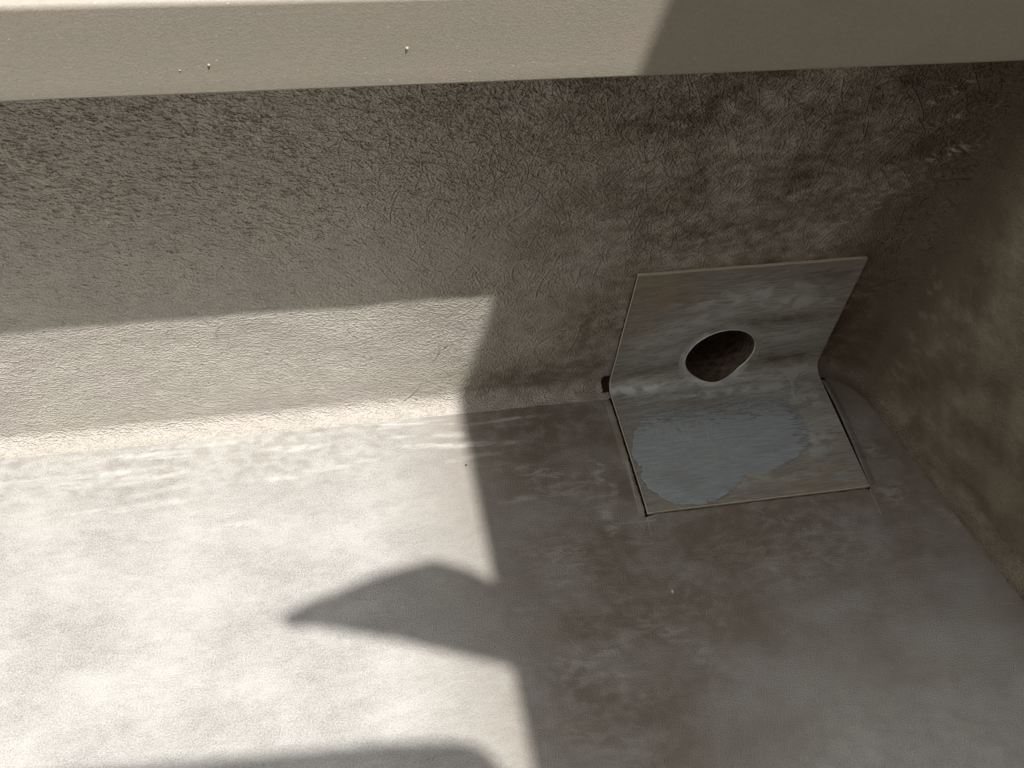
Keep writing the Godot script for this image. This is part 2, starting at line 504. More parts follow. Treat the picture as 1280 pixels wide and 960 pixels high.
	var f_dust := noise_bytes(34, W, H, 44, 16, 5, 26.0)
	for i in 26000:
		var x := rng.randf_range(-0.87, 0.45); var z := rng.randf_range(-0.01, 0.65)
		f.strand(x, z, rng.randf_range(0, TAU), rng.randf_range(0.003, 0.009), rng.randf_range(0.0008, 0.0016), rng.randfn(0, 50), rng.randf_range(0.05, 0.25))
	for iy in H:
		var z := iy / SX
		for ix in W:
			var at := iy * W + ix
			var x := ix / SX - 0.86
			var used := clampf((x + 0.34) / 0.22, 0.0, 1.0)
			var lens_haze := clampf((z - 0.28) / 0.25, 0.0, 1.0) * clampf((x - 0.02 + (z - 0.28) * 0.5) / 0.22, 0.0, 1.0)   # lens haze painted as paler floor, away from the corner
			var d := clampf(0.72 + (f_mid[at] / 255.0 - 0.5) * 0.42 + (f_big[at] / 255.0 - 0.5) * 0.75 + (f_fine[at] / 255.0 - 0.5) * 0.55, 0.06, 0.98) * used
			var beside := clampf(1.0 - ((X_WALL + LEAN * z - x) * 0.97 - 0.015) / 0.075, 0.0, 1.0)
			lens_haze *= 1.0 - beside * 0.8
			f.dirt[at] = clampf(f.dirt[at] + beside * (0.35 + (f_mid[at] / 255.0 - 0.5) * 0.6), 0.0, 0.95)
			f.dirt[at] = maxf(f.dirt[at], d * (1.0 - 0.55 * lens_haze))
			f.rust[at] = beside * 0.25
			var darker := clampf((x - 0.27) / 0.05, 0.0, 1.0) * clampf(1.0 - z / 0.13, 0.0, 1.0)  # browner and darker in the corner beside the plate
			f.dirt[at] = maxf(f.dirt[at], darker * 0.95)
			f.rust[at] = maxf(f.rust[at], darker * 0.75)
			if x < -0.12 and z < 0.13:
				f.dirt[at] = maxf(f.dirt[at], 0.34 * clampf((f_mid[at] / 255.0 - 0.36) * 3.0, 0.0, 1.0) * clampf((0.13 - z) / 0.05, 0.0, 1.0))
			f.dust[at] = lens_haze * (0.30 + (f_mid[at] / 255.0 - 0.5) * 0.3)  # the haze is put into the pale dust colour
			if used < 1.0:
				f.dust[at] = maxf(f.dust[at], (1.0 - used) * clampf(0.25 + (f_big[at] / 255.0 - 0.5) * 0.5 + (f_dust[at] / 255.0 - 0.5) * 0.35, 0.0, 0.7))
	for sm in [[-0.137, 0.121, 0.10, 0.014, 0.3, 0.5], [-0.10, 0.15, 0.07, 0.04, 0.3, 0.35], [-0.043, 0.146, 0.05, 0.016, 1.4, 0.6], [-0.053, 0.203, 0.05, 0.014, 1.3, 0.45], [-0.163, 0.043, 0.06, 0.012, 0.1, 0.3], [-0.09, 0.008, 0.08, 0.005, 0.0, 0.6], [-0.074, 0.361, 0.09, 0.020, -0.5, 0.30], [-0.025, 0.358, 0.07, 0.016, 0.5, 0.35], [0.013, 0.394, 0.06, 0.018, 0.8, 0.30], [-0.124, 0.25, 0.08, 0.05, 0.2, 0.3], [-0.113, 0.404, 0.10, 0.02, 0.6, 0.28], [-0.154, 0.461, 0.12, 0.02, 0.5, 0.28], [0.328, 0.143, 0.045, 0.018, 0.9, 0.45], [0.327, 0.213, 0.035, 0.025, 0.2, 0.45], [0.383, 0.251, 0.04, 0.01, 0.9, 0.3], [0.169, 0.291, 0.13, 0.07, 0.0, 0.22], [0.09, 0.27, 0.09, 0.04, 0.1, 0.2], [0.227, 0.406, 0.15, 0.10, 0.0, 0.25]]:
		f.patch(0, sm[0], sm[1], sm[2], sm[3], sm[4], sm[5] * 0.8, f_dust, 0.48, 3.5)
	for sm in [[-0.10, 0.05, 0.17, 0.07, 0.0, 0.95], [0.15, 0.24, 0.20, 0.06, 0.0, 0.9], [0.02, 0.33, 0.12, 0.06, 0.5, 0.85], [-0.12, 0.42, 0.10, 0.05, 0.6, 0.8]]:
		f.patch(1, sm[0], sm[1], sm[2], sm[3], sm[4], sm[5], f_mid, 0.25, 1.6)
		f.patch(2, sm[0], sm[1], sm[2] * 0.9, sm[3] * 0.9, sm[4], 0.30, f_mid, 0.3, 1.6)
	for i in 46:                                                         # laitance wiped along the foot of the wall
		f.patch(0, rng.randf_range(-0.8, -0.15), absf(rng.randfn(0.0, 0.05)) + 0.022, rng.randf_range(0.03, 0.13), rng.randf_range(0.003, 0.010), rng.randfn(0, 0.06), rng.randf_range(0.35, 0.85), f_dust, 0.28, 1.4)
	for i in 40:
		f.patch(0, rng.randf_range(-0.2, 0.1), rng.randf_range(0.05, 0.55), rng.randf_range(0.02, 0.07), rng.randf_range(0.004, 0.016), rng.randfn(0.3, 0.5), rng.randf_range(0.06, 0.22), f_dust, 0.5, 3.0)
	for i in 130:                                                        # short scratches and dark specks
		var x := rng.randf_range(-0.25, 0.4); var z := rng.randf_range(0.0, 0.6)
		f.strand(x, z, rng.randfn(0.5, 0.6), rng.randf_range(0.006, 0.03), 0.0011, rng.randfn(0, 25), 0.05, rng.randf_range(0.1, 0.4))
	for i in 260:
		f.strand(rng.randf_range(-0.8, 0.4), rng.randf_range(0.02, 0.6), rng.randf() * TAU, rng.randf_range(0.0012, 0.003), 0.0016, 0, -0.25, 0.0, rng.randf_range(0.3, 0.8))
	# cut lines left by the knife round the plate
	f.strand(-0.0085, 0.105, 1.57, 0.085, 0.0016, 0.6, -0.4, 0.0, 0.85)
	f.strand(-0.0065, 0.125, 1.60, 0.055, 0.0012, 0.8, 0.2, 0.5)
	f.strand(-0.045, 0.212, 0.02, 0.055, 0.0012, 0.5, 0.1, 0.5)
	f.strand(-0.0015, 0.206, 1.62, 0.03, 0.0012, 0.5, 0.1, 0.45)
	f.strand(0.3015, 0.205, 1.62, 0.04, 0.0014, -1.5, 0.1, 0.5)
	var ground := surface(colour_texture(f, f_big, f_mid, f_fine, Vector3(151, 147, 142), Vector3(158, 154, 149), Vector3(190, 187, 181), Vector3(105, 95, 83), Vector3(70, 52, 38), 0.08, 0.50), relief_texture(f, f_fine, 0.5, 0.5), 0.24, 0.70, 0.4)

	# ---- side wall: grimy, greenish brown with yellowed spots
	var B := 1024
	var s := Sheet.new(B, B, 0.0, 0.0, 1575.0, rng)
	var s_big := noise_bytes(41, B, B, 160, 120, 4, 50.0)
	var s_mid := noise_bytes(42, B, B, 34, 24, 5, 18.0)
	var s_fine := noise_bytes(43, B, B, 5.0, 5.0, 3)
	var s_dust := noise_bytes(44, B, B, 40, 18, 4, 22.0)
	for i in 16000:
		s.strand(rng.randf_range(0, 0.65), rng.randf_range(0, 0.65), rng.randf() * TAU, rng.randf_range(0.004, 0.014), rng.randf_range(0.0010, 0.0018), rng.randfn(0, 45), rng.randf_range(0.05, 0.5))
	for iy in B:
		for ix in B:
			var at := iy * B + ix
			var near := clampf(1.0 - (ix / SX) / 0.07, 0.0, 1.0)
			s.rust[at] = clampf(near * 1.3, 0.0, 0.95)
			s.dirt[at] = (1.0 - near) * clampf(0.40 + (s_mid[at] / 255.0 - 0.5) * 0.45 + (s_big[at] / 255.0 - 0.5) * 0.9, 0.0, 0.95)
	for i in 60:
		s.patch(0, rng.randf_range(0.02, 0.42), rng.randf_range(0.1, 0.62), rng.randf_range(0.01, 0.05), rng.randf_range(0.006, 0.02), rng.randf_range(-1.2, -0.2), rng.randf_range(0.08, 0.22), s_dust, 0.52, 3.0)
	for sm in [[0.10, 0.30, 0.20, 0.03, 1.35, 0.45], [0.17, 0.20, 0.22, 0.04, 1.3, 0.5], [0.24, 0.18, 0.20, 0.07, 1.3, 0.4], [0.22, 0.45, 0.15, 0.025, 1.1, 0.35], [0.30, 0.30, 0.2, 0.05, 1.2, 0.45], [0.13, 0.52, 0.10, 0.015, 1.0, 0.35]]:
		s.patch(0, sm[0], sm[1], sm[2], sm[3], sm[4], sm[5], s_mid, 0.4, 1.6)
	for i in 420:
		s.strand(rng.randf_range(0.0, 0.5), rng.randf_range(0.0, 0.62), rng.randfn(1.4, 0.5), rng.randf_range(0.003, 0.02), rng.randf_range(0.0010, 0.0022), rng.randfn(0, 30), 0.2, rng.randf_range(0.05, 0.3))
	for i in 500:
		s.strand(rng.randf_range(0.0, 0.5), rng.randf_range(0.0, 0.62), rng.randf() * TAU, rng.randf_range(0.0015, 0.005), 0.0020, 0, -0.3, 0.0, rng.randf_range(0.3, 0.9))
	for i in 6000:
		var u := rng.randf_range(-0.01, 0.14)
		s.strand(u, rng.randf_range(0, 0.63), rng.randf() * TAU, rng.randf_range(0.005, 0.018), rng.randf_range(0.0010, 0.0022), rng.randfn(0, 30), rng.randf_range(0.1, 0.45) * (1.0 - u / 0.16))
	for i in 40:
		s.patch(0, rng.randf_range(0.02, 0.16), rng.randf_range(0.38, 0.60), rng.randf_range(0.006, 0.03), rng.randf_range(0.005, 0.018), rng.randf() * 3.0, 0.32, s_mid, 0.5, 4.0)
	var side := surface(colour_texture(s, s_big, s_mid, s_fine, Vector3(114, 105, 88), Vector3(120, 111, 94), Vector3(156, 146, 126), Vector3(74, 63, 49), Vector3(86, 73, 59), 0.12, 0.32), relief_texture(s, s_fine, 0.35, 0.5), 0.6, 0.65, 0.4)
	return {"wall": wall, "floor": ground, "side": side, "floor_sheet": f}

func floor_uv(x: float, z: float) -> Vector2:
	return Vector2(pingpong((x + 0.86) * SX / 2048.0, 1.0), pingpong(z * SX / 1024.0, 1.0))

func spread(from: float, to: float, step: float) -> Array:
	var out := []
	var n := maxi(1, int(round((to - from) / step)))
	for i in n: out.append(from + (to - from) * i / n)
	return out

func build_skin(mats: Dictionary):
	var us := spread(-3.2, -0.95, 0.09) + spread(-0.95, u_arc, 0.005) + spread(u_arc, u_arc + R_CORNER * turn, 0.0045)
	var mid := us.size() - 8                                     # the seam between the two walls, half way round the corner
	var u_side := u_arc + R_CORNER * turn
	us += spread(u_side, u_side + 0.6, 0.005) + spread(u_side + 0.6, u_side + 1.5, 0.09)
	var vs := spread(0.0, V_COVE, 0.005) + spread(V_COVE, V_END, 0.0022)
	vs.append(V_END)
	var p := []; var uv_a := []; var uv_b := []
	for v in vs:
		var line := PackedVector3Array(); var ta := PackedVector2Array(); var tb := PackedVector2Array()
		for u in us:
			line.append(skin(u, v))
			ta.append(floor_uv(u, v))
			tb.append(Vector2(pingpong((u - us[mid]) * SX / 1024.0, 1.0), v * SX / 1024.0))
		p.append(line); uv_a.append(ta); uv_b.append(tb)
	var n := grid_normals(p, Vector3(-0.4, 0.9, 0.7))
	var wall := put("parapet_wall", grid_mesh(p, uv_a, n, 0, mid, Vector3(HOLE.x, HOLE.y, HOLE_R + 0.006)), mats.wall)
	tag(wall, "long low parapet wall under the coping, coated with coarse grey glass-fibre matting", "wall")
	var side := put("side_wall", grid_mesh(p, uv_b, n, mid), mats.side)
	tag(side, "grimy greenish brown side wall at right of the drain corner", "wall")

	# floor: a straight field and the wedge up to the side wall
	var root_floor := Node3D.new(); root_floor.name = "floor"; add_child(root_floor)
	tag(root_floor, "", "", "", "structure")
	var rows := spread(R_COVE, 0.75, 0.006) + spread(0.75, 1.5, 0.06); rows.append(1.5)
	var xs := []
	for u in us:
		if u <= u_arc: xs.append(u)
	xs.append(u_arc)
	var fp := []; var fu := []; var fn := []
	for z in rows:
		var line := PackedVector3Array(); var t := PackedVector2Array()
		for x in xs:
			line.append(floor_point(x, z)); t.append(floor_uv(x, z))
		fp.append(line); fu.append(t)
	fn = grid_normals(fp, Vector3(0, 9, 0.5))
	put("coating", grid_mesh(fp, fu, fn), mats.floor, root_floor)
	var wp := []; var wu := []
	for u in us:
		if u < u_arc or u > u_side + 1.35: continue
		var b := skin(u, V_END)
		var pl := plan(u)
		var base: Vector2 = pl[0] + pl[1] * R_COVE
		var line := PackedVector3Array(); var t := PackedVector2Array()
		for i in 15:
			var x := lerpf(u_arc, base.x, i / 14.0)
			var q := floor_point(x, base.y) if i < 14 else b
			line.append(q); t.append(floor_uv(q.x, q.z))
		wp.append(line); wu.append(t)
	put("coating", grid_mesh(wp, wu, grid_normals(wp, Vector3(0.3, 9, 0.5))), mats.floor, root_floor)

# ------------------------------------------------------------------- the coping

func build_coping():
	var W := 2048; var H := 1024
	var c := Sheet.new(W, H, -0.8, 0.0, 1700.0, rng)
	var big := noise_bytes(51, W, H, 150, 60, 4, 20.0)
	var mid := noise_bytes(52, W, H, 18, 7, 4, 3.0)
	var fine := noise_bytes(53, W, H, 4.0, 4.0, 3)
	for i in 900:
		var up := rng.randf_range(0.3, 0.9)
		c.strand(rng.randf_range(-0.8, 0.4), rng.randf_range(0.0, 0.4) if rng.randf() < 0.6 else absf(rng.randfn(0.0, 0.05)), rng.randf() * TAU, rng.randf_range(0.0010, 0.0022), rng.randf_range(0.0008, 0.0016), 0, up, rng.randf_range(0.2, 0.7))
	for i in 1500:
		c.strand(rng.randf_range(-0.8, 0.4), rng.randf_range(0.0, 0.14), rng.randfn(0, 0.1), rng.randf_range(0.01, 0.05), 0.0016, 0, rng.randf_range(0.03, 0.10))
	for i in 24:  # right end painted darker, standing in for its weaker skylight
		c.patch(1, rng.randf_range(0.0, 0.4), rng.randf_range(0.0, 0.02), rng.randf_range(0.03, 0.12), rng.randf_range(0.004, 0.014), 0, 0.5, mid, 0.5, 2.0)
	var mat := surface(colour_texture(c, big, mid, fine, Vector3(155, 144, 132), Vector3(148, 142, 128), Vector3(204, 196, 182), Vector3(104, 91, 74), Vector3(90, 70, 50), 0.06, 0.10), relief_texture(c, fine, 0.22, 0.6), 0.07, 0.55, 0.5)
	# cross-section from the drip edge under the front, up the face, over the top and down the back
	var sec := PackedVector2Array()                              # (z, y)
	var y0 := 0.5955; var y1 := 0.679; var zf := 0.122
	sec.append(Vector2(-0.11, y0 + 0.004)); sec.append(Vector2(0.09, y0 + 0.004)); sec.append(Vector2(0.094, y0 + 0.001))
	for i in 6: sec.append(Vector2(zf - 0.003 + 0.003 * sin(i * PI / 10), y0 + 0.003 - 0.003 * cos(i * PI / 10)))
	sec.append(Vector2(zf, y0 + 0.017)); sec.append(Vector2(zf - 0.0006, y0 + 0.020)); sec.append(Vector2(zf - 0.0008, y0 + 0.05))
	for i in 8: sec.append(Vector2(zf - 0.0068 + 0.006 * cos(i * PI / 14), y1 - 0.006 + 0.006 * sin(i * PI / 14)))
	sec.append(Vector2(-0.14, y1 + 0.004)); sec.append(Vector2(-0.15, y1)); sec.append(Vector2(-0.15, y0)); sec.append(Vector2(-0.11, y0 + 0.004))
	var xs := spread(-3.2, -0.9, 0.2) + spread(-0.9, 0.38, 0.02); xs.append(0.40)
	var p := []; var t := []; var n := []
	var run := -0.19
	for k in sec.size():
		if k > 0: run += sec[k].distance_to(sec[k - 1])
		var line := PackedVector3Array(); var tl := PackedVector2Array(); var nl := PackedVector3Array()
		var d := (sec[mini(k + 1, sec.size() - 1)] - sec[maxi(k - 1, 0)]).normalized()
		for x in xs:
			var wv := wob.get_noise_2d(x * 5.0, k * 0.05) * 0.0009
			line.append(Vector3(x, sec[k].y + wv, sec[k].x + wv)); tl.append(Vector2(pingpong((x + 0.8) * 1700.0 / W, 1.0), run * 1700.0 / H)); nl.append(Vector3(0, -d.x, d.y))
		p.append(line); t.append(tl); n.append(nl)
	var o := put("coping", grid_mesh(p, t, n), mat)
	tag(o, "thick beige painted coping running along the top of the parapet", "coping")

# -------------------------------------------------------------- the drain plate

func build_drain(mats: Dictionary):
	var W := 1024; var H := 1400
	var K := 3300.0                                              # pixels per metre
	var sh := Sheet.new(W, H, -0.005, -0.005, K, rng)
	var big := noise_bytes(61, W, H, 150, 70, 4, 40.0)
	var mid := noise_bytes(62, W, H, 120, 12, 5, 10.0)           # brushed across
	var fine := noise_bytes(63, W, H, 22, 2.4, 3)
	var cloud := noise_bytes(64, W, H, 110, 60, 5, 50.0)
	var s_floor := S_FOLD + S_ARC
	# wipe marks and brush lines
	for i in 5200:
		var y := rng.randf_range(0, 0.41)
		var pale := rng.randf_range(0.03, 0.30) if rng.randf() < 0.7 else 0.0
		sh.strand(rng.randf_range(-0.02, 0.29), y, rng.randfn(-0.05 if y < 0.2 else -0.02, 0.16), rng.randf_range(0.01, 0.06), rng.randf_range(0.0006, 0.0016), rng.randfn(0, 3), rng.randf_range(-0.1, 0.2), pale, 0.0 if pale > 0 else rng.randf_range(0.05, 0.25))
	for sm in [[0.16, 0.055, 0.14, 0.026, -0.10, 0.62], [0.225, 0.072, 0.11, 0.024, 0.05, 0.62], [0.10, 0.095, 0.10, 0.022, -0.32, 0.55], [0.05, 0.13, 0.07, 0.022, -0.38, 0.5], [0.06, 0.16, 0.06, 0.018, -0.3, 0.45], [0.235, 0.14, 0.08, 0.022, 0.0, 0.45], [0.05, 0.218, 0.09, 0.014, 0.0, 0.75], [0.16, 0.235, 0.15, 0.012, 0.0, 0.7], [0.24, 0.33, 0.07, 0.035, -0.1, 0.5], [0.15, 0.375, 0.15, 0.024, 0.0, 0.35], [0.27, 0.26, 0.05, 0.03, 0.1, 0.45]]:
		sh.patch(0, sm[0], sm[1], sm[2], sm[3], sm[4], sm[5] * 1.1, cloud, 0.44, 3.0)
	for i in 1500:
		var q: Array = [[0.16, 0.055], [0.22, 0.075], [0.10, 0.095], [0.05, 0.13], [0.06, 0.17], [0.235, 0.14], [0.06, 0.222], [0.20, 0.235], [0.26, 0.30]][rng.randi() % 9]
		var left := clampf(1.0 - q[0] / 0.15, 0.0, 1.0)
		sh.strand(q[0] + rng.randfn(-0.02, 0.035), q[1] + rng.randfn(0, 0.013), rng.randfn(-0.05 - 0.32 * left, 0.10), rng.randf_range(0.012, 0.07), rng.randf_range(0.0007, 0.0014), rng.randfn(0, 5), 0.2, rng.randf_range(0.12, 0.7))
	for sm in [[0.03, 0.03, 0.09, 0.06, 0.5, 0.75], [0.02, 0.10, 0.04, 0.08, 0.0, 0.4], [0.06, 0.40, 0.12, 0.03, 0.0, 0.4], [0.22, 0.39, 0.14, 0.05, 0.0, 0.5], [0.28, 0.31, 0.04, 0.08, 0.0, 0.35]]:
		sh.patch(2, sm[0], sm[1], sm[2], sm[3], sm[4], sm[5], cloud, 0.42, 2.0)
	for sm in [[0.22, 0.105, 0.09, 0.012, 0.0, 0.55], [0.05, 0.185, 0.08, 0.014, -0.1, 0.5], [0.23, 0.185, 0.10, 0.016, 0.0, 0.6], [0.26, 0.025, 0.06, 0.02, 0.0, 0.35], [0.13, 0.115, 0.05, 0.012, -0.5, 0.3]]:
		sh.patch(1, sm[0], sm[1], sm[2], sm[3], sm[4], sm[5] * 1.3, cloud, 0.40, 2.0)
	# scraped ring round the hole
	for i in 1100:
		var ang := rng.randf() * TAU
		var kk := int(ang / TAU * 360.0)
		var h := hole_at(kk, 360, absf(rng.randfn(0.0, 0.005)))
		sh.strand(h.x, h.y, rng.randfn(0.0, 0.5) + atan2(h.y - 0.165, h.x - HOLE.x) * 0.3, rng.randf_range(0.003, 0.012), 0.0009, 0, 0.15, rng.randf_range(0.15, 0.65) * (0.35 + 0.65 * absf(sin(ang * 1.5 + 0.6))))
	for i in 1300:
		var kk := rng.randi() % 360
		var worn := clampf(0.75 + 1.4 * wob.get_noise_2d(cos(TAU * kk / 360.0) * 1.6 + 4.0, sin(TAU * kk / 360.0) * 1.6), 0.25, 1.0)
		var h := hole_at(kk, 360, 0.0012 + absf(rng.randfn(0, 0.0034)))
		var hn := hole_at((kk + 4) % 360, 360, 0.0024)
		sh.strand(h.x, h.y, (hn - hole_at(kk, 360, 0.0024)).angle() + rng.randfn(0, 0.25), rng.randf_range(0.003, 0.009), 0.0019, 0, 0.2, worn * rng.randf_range(0.4, 1.0))
	# residue along the outline of the primer
	var ring := smooth_loop(primer_outline(), 10)
	for i in ring.size():
		var q := ring[i]
		if q.y < 0.07: continue
		for j in 3:
			sh.strand(q.x + rng.randfn(0, 0.0012), s_of_z(q.y) + rng.randfn(0.0008, 0.0014), (ring[(i + 1) % ring.size()] - q).angle(), rng.randf_range(0.002, 0.007), 0.0009, 0, 0.1, 0.0, rng.randf_range(0.15, 0.6))
	# hatch scratches where the primer was started
	for i in 70:
		sh.strand(rng.randf_range(0.035, 0.125), s_of_z(rng.randf_range(0.05, 0.075)), 1.5, rng.randf_range(0.006, 0.03), 0.0005, 0, 0.2, rng.randf_range(0.15, 0.4))
	sh.strand(0.02, s_of_z(0.036), -0.03, 0.27, 0.0008, 0.15, 0.3, 0.5)
	var metal := surface(colour_texture(sh, big, mid, fine, Vector3(129, 123, 114), Vector3(142, 138, 131), Vector3(206, 210, 208), Vector3(82, 72, 60), Vector3(146, 122, 94), 0.22, 0.24), relief_texture(sh, fine, 0.25, 0.5), 0.025, 0.46, 0.55)
	metal.metallic = 0.15
	var edge_mat := plain(Color(0.70, 0.66, 0.58), 0.5, 0.5)

	var drain := root("drain_plate")
	tag(drain, "bent grey metal drain plate with a round outlet hole let into the corner", "drain")
	# the leaf: rings from the hole's edge out to the rectangle's edge
	var N := 240; var M := 56
	var outer := []
	var cs := hole_at(0, 4).lerp(hole_at(2, 4), 0.5)
	var S_MAX := s_of_z(PLATE_D)
	for k in N:
		var h := hole_at(k, N)
		var a := TAU * k / N
		var dir := Vector2(sin(a), -cos(a))
		var c := Vector2(HOLE.x, cs.y)
		var t := 1e9
		if dir.x > 1e-6: t = minf(t, (PLATE_W - c.x) / dir.x)
		if dir.x < -1e-6: t = minf(t, (0.0 - c.x) / dir.x)
		if dir.y > 1e-6: t = minf(t, (S_MAX - c.y) / dir.y)
		if dir.y < -1e-6: t = minf(t, (0.0 - c.y) / dir.y)
		outer.append(c + dir * t)
	for corner in [Vector2(0, 0), Vector2(PLATE_W, 0), Vector2(0, S_MAX), Vector2(PLATE_W, S_MAX)]:
		var best := 0
		for k in N:
			if outer[k].distance_to(corner) < outer[best].distance_to(corner): best = k
		outer[best] = corner
	var p := []; var t2 := []; var nn := []
	for r in M + 5:
		var line := PackedVector3Array(); var tl := PackedVector2Array(); var nl := PackedVector3Array()
		for k in N + 1:
			var h := hole_at(k % N, N)
			var o: Vector2 = outer[k % N]
			var f := pow(clampf(float(r) / M, 0.0, 1.0), 1.25)
			var q := h.lerp(o, f)
			var lift := 0.0
			if r >= M: lift = [0.0002, 0.0002, 0.0000, -0.0020, -0.0034][r - M]
			var bend := wob.get_noise_2d(q.x * 16.0, q.y * 16.0) * 0.0006 * f
			if r == M: q -= (q - cs).normalized() * 0.0003
			if r > M: q += (q - cs).normalized() * [0.0, 0.0002, 0.0006, 0.0008, 0.0008][r - M]
			var pp := plate_point(q.x, q.y, lift + bend)
			var ang := plate_profile(q.y).z
			line.append(pp); tl.append(Vector2((q.x + 0.005) * K / W, (q.y + 0.005) * K / H)); nl.append(Vector3(0, sin(ang), cos(ang)))
		p.append(line); t2.append(tl); nn.append(nl)
	nn = grid_normals(p, Vector3(0.15, 0.6, 0.6))
	var leaf := p.slice(0, M + 1)
	put("plate", grid_mesh(leaf, t2.slice(0, M + 1), nn.slice(0, M + 1)), metal, drain)
	put("plate_edge", grid_mesh(p.slice(M), t2.slice(M), grid_normals(p.slice(M), Vector3(0.15, 2.0, 2.0))), edge_mat, drain)
	# lip of the hole: a thin bright rounded bead, worn unevenly
	var lp := []; var lt := []
	for j in 7:
		var line := PackedVector3Array(); var tl := PackedVector2Array()
		for k in N + 1:
			var kk := k % N
			var wv := 0.5 + 0.5 * wob.get_noise_2d(cos(TAU * kk / N) * 2.2, sin(TAU * kk / N) * 2.2)
			var wdt := 0.0007 + 0.0012 * wv
			var f := j / 6.0
			var q := hole_at(kk, N, wdt * f - 0.0002)
			line.append(plate_point(q.x, q.y, 0.0009 * sin(f * PI) * (0.5 + wv) - (0.0003 if j == 6 else 0.0) - (0.001 if j == 0 else 0.0)))
			tl.append(Vector2((q.x + 0.005) * K / W, (q.y + 0.005) * K / H))
		lp.append(line); lt.append(tl)
	put("hole_lip", grid_mesh(lp, lt, grid_normals(lp, Vector3(0.15, 0.7, 0.9))), plain(Color(0.74, 0.73, 0.68), 0.6, 0.4), drain)
	# outlet pipe behind the hole
	var pw := 256
	var pn := noise_bytes(66, pw, pw, 30, 12, 4, 8.0)
	var prgb := PackedByteArray(); prgb.resize(pw * pw * 3)
	for q in pw * pw:
		var c := Vector3(46, 35, 28).lerp(Vector3(104, 88, 72), pn[q] / 255.0)
		prgb[q * 3] = int(c.x); prgb[q * 3 + 1] = int(c.y); prgb[q * 3 + 2] = int(c.z)
	var pipe_mat := surface(to_texture(pw, pw, prgb), null, 0.0, 0.6, 0.4)
	pipe_mat.cull_mode = BaseMaterial3D.CULL_DISABLED
	var tp := []; var tt := []; var tn := []
	for j in 14:
		var line := PackedVector3Array(); var tl := PackedVector2Array(); var nl := PackedVector3Array()
		for k in N + 1:
			var h := hole_at(k % N, N)
			var e := plate_point(h.x, h.y)
			var a := TAU * (k % N) / N
			var f := j / 13.0
			var depth := lerpf(e.z, -0.16, f)
			if j == 13: line.append(Vector3(HOLE.x, HOLE.y - 0.03, -0.16))
			else: line.append(Vector3(e.x, e.y - maxf(0.0, e.z - depth - 0.02) * 0.22, depth))
			tl.append(Vector2(a / TAU * 2.0, f)); nl.append(Vector3(-sin(a), -cos(a), 0))
		tp.append(line); tt.append(tl); tn.append(nl)
	put("outlet_pipe", grid_mesh(tp, tt, tn), pipe_mat, drain)

	# primer: a thin blue-grey film brushed over the floor leaf
	put("primer_patch", film(primer_outline(), 0.0006, 0.16), primer_material(), drain)
	var drip := PackedVector2Array([Vector2(0.238, 0.0040), Vector2(0.2620, 0.0060), Vector2(0.2840, 0.0005), Vector2(0.2860, 0.0090), Vector2(0.2720, 0.0150), Vector2(0.2610, 0.030), Vector2(0.2560, 0.050), Vector2(0.2520, 0.049), Vector2(0.2560, 0.022), Vector2(0.2490, 0.0120)])
	put("sealant_smear", film(drip, 0.0009, 0.05), plain(Color(0.58, 0.57, 0.53), 0.5, 0.4), drain)

	# the cut edge of the coating round the floor leaf, level with the plate
	var cut := Node3D.new(); cut.name = "coating_edge"; add_child(cut)
	tag(cut, "raised cut edge of the floor coating round the drain plate", "coating edge")
	var right := []; var left := []; var front := []
	for i in 41:
		var f := i / 40.0
		var z := lerpf(R_COVE + 0.001, PLATE_D + 0.002, f)
		var gap := 0.0010 + 0.0050 * pow(sin(PI * pow(f, 0.8)), 0.8) + wob2.get_noise_1d(z * 90) * 0.0005
		right.append([Vector2(PLATE_W + 0.0009 + gap * (1.0 - f * 0.3), z), Vector2(1, 0)])
		left.append([Vector2(-0.0030 - 0.0012 * wob2.get_noise_1d(z * 120 + 9), z), Vector2(-1, 0)])
	for i in 61:
		var f := i / 60.0
		var x := lerpf(-0.003, PLATE_W + 0.001, f)
		front.append([Vector2(x, PLATE_D + 0.0024 + 0.0011 * wob2.get_noise_1d(x * 110 + 33)), Vector2(0, 1)])
	put("edge", ridge(right, 0.013), mats.floor, cut)
	put("edge", ridge(left, 0.009), mats.floor, cut)
	put("edge", ridge(front, 0.010), mats.floor, cut)
	# dirt packed into the gap
	var dirt := plain(Color(0.13, 0.105, 0.08), 0.95, 0.1)
	put("gap_dirt", slab(PackedVector2Array([Vector2(PLATE_W - 0.001, R_COVE), Vector2(PLATE_W + 0.009, R_COVE), Vector2(PLATE_W + 0.0085, 0.15), Vector2(PLATE_W + 0.002, PLATE_D + 0.002), Vector2(PLATE_W - 0.001, PLATE_D + 0.002)]), -0.003, 0.0009, 0.0), dirt, cut)
	put("gap_dirt", slab(PackedVector2Array([Vector2(-0.004, R_COVE), Vector2(0.001, R_COVE), Vector2(0.001, PLATE_D - 0.001), Vector2(PLATE_W, PLATE_D - 0.001), Vector2(PLATE_W, PLATE_D + 0.004), Vector2(-0.004, PLATE_D + 0.004)]), -0.003, 0.0007, 0.0), dirt, cut)
	# notch cut through the coating beside the fold
	var np := []; var nt := []
	for j in 8:
		var line := PackedVector3Array(); var tl := PackedVector2Array()
		for i in 5:
			var v := V_COVE - 0.001 + j * 0.0036 + wob2.get_noise_2d(i, j) * 0.0008
			var x := lerpf(-0.0105, 0.001, i / 4.0) + wob2.get_noise_2d(i * 3.3 + 5, j * 2.7) * 0.004 * (1.0 - i / 4.0)
			var q := skin(x, v)
			line.append(q + Vector3(0, 0.0006, 0.0006)); tl.append(Vector2(i / 4.0, j / 7.0))
		np.append(line); nt.append(tl)
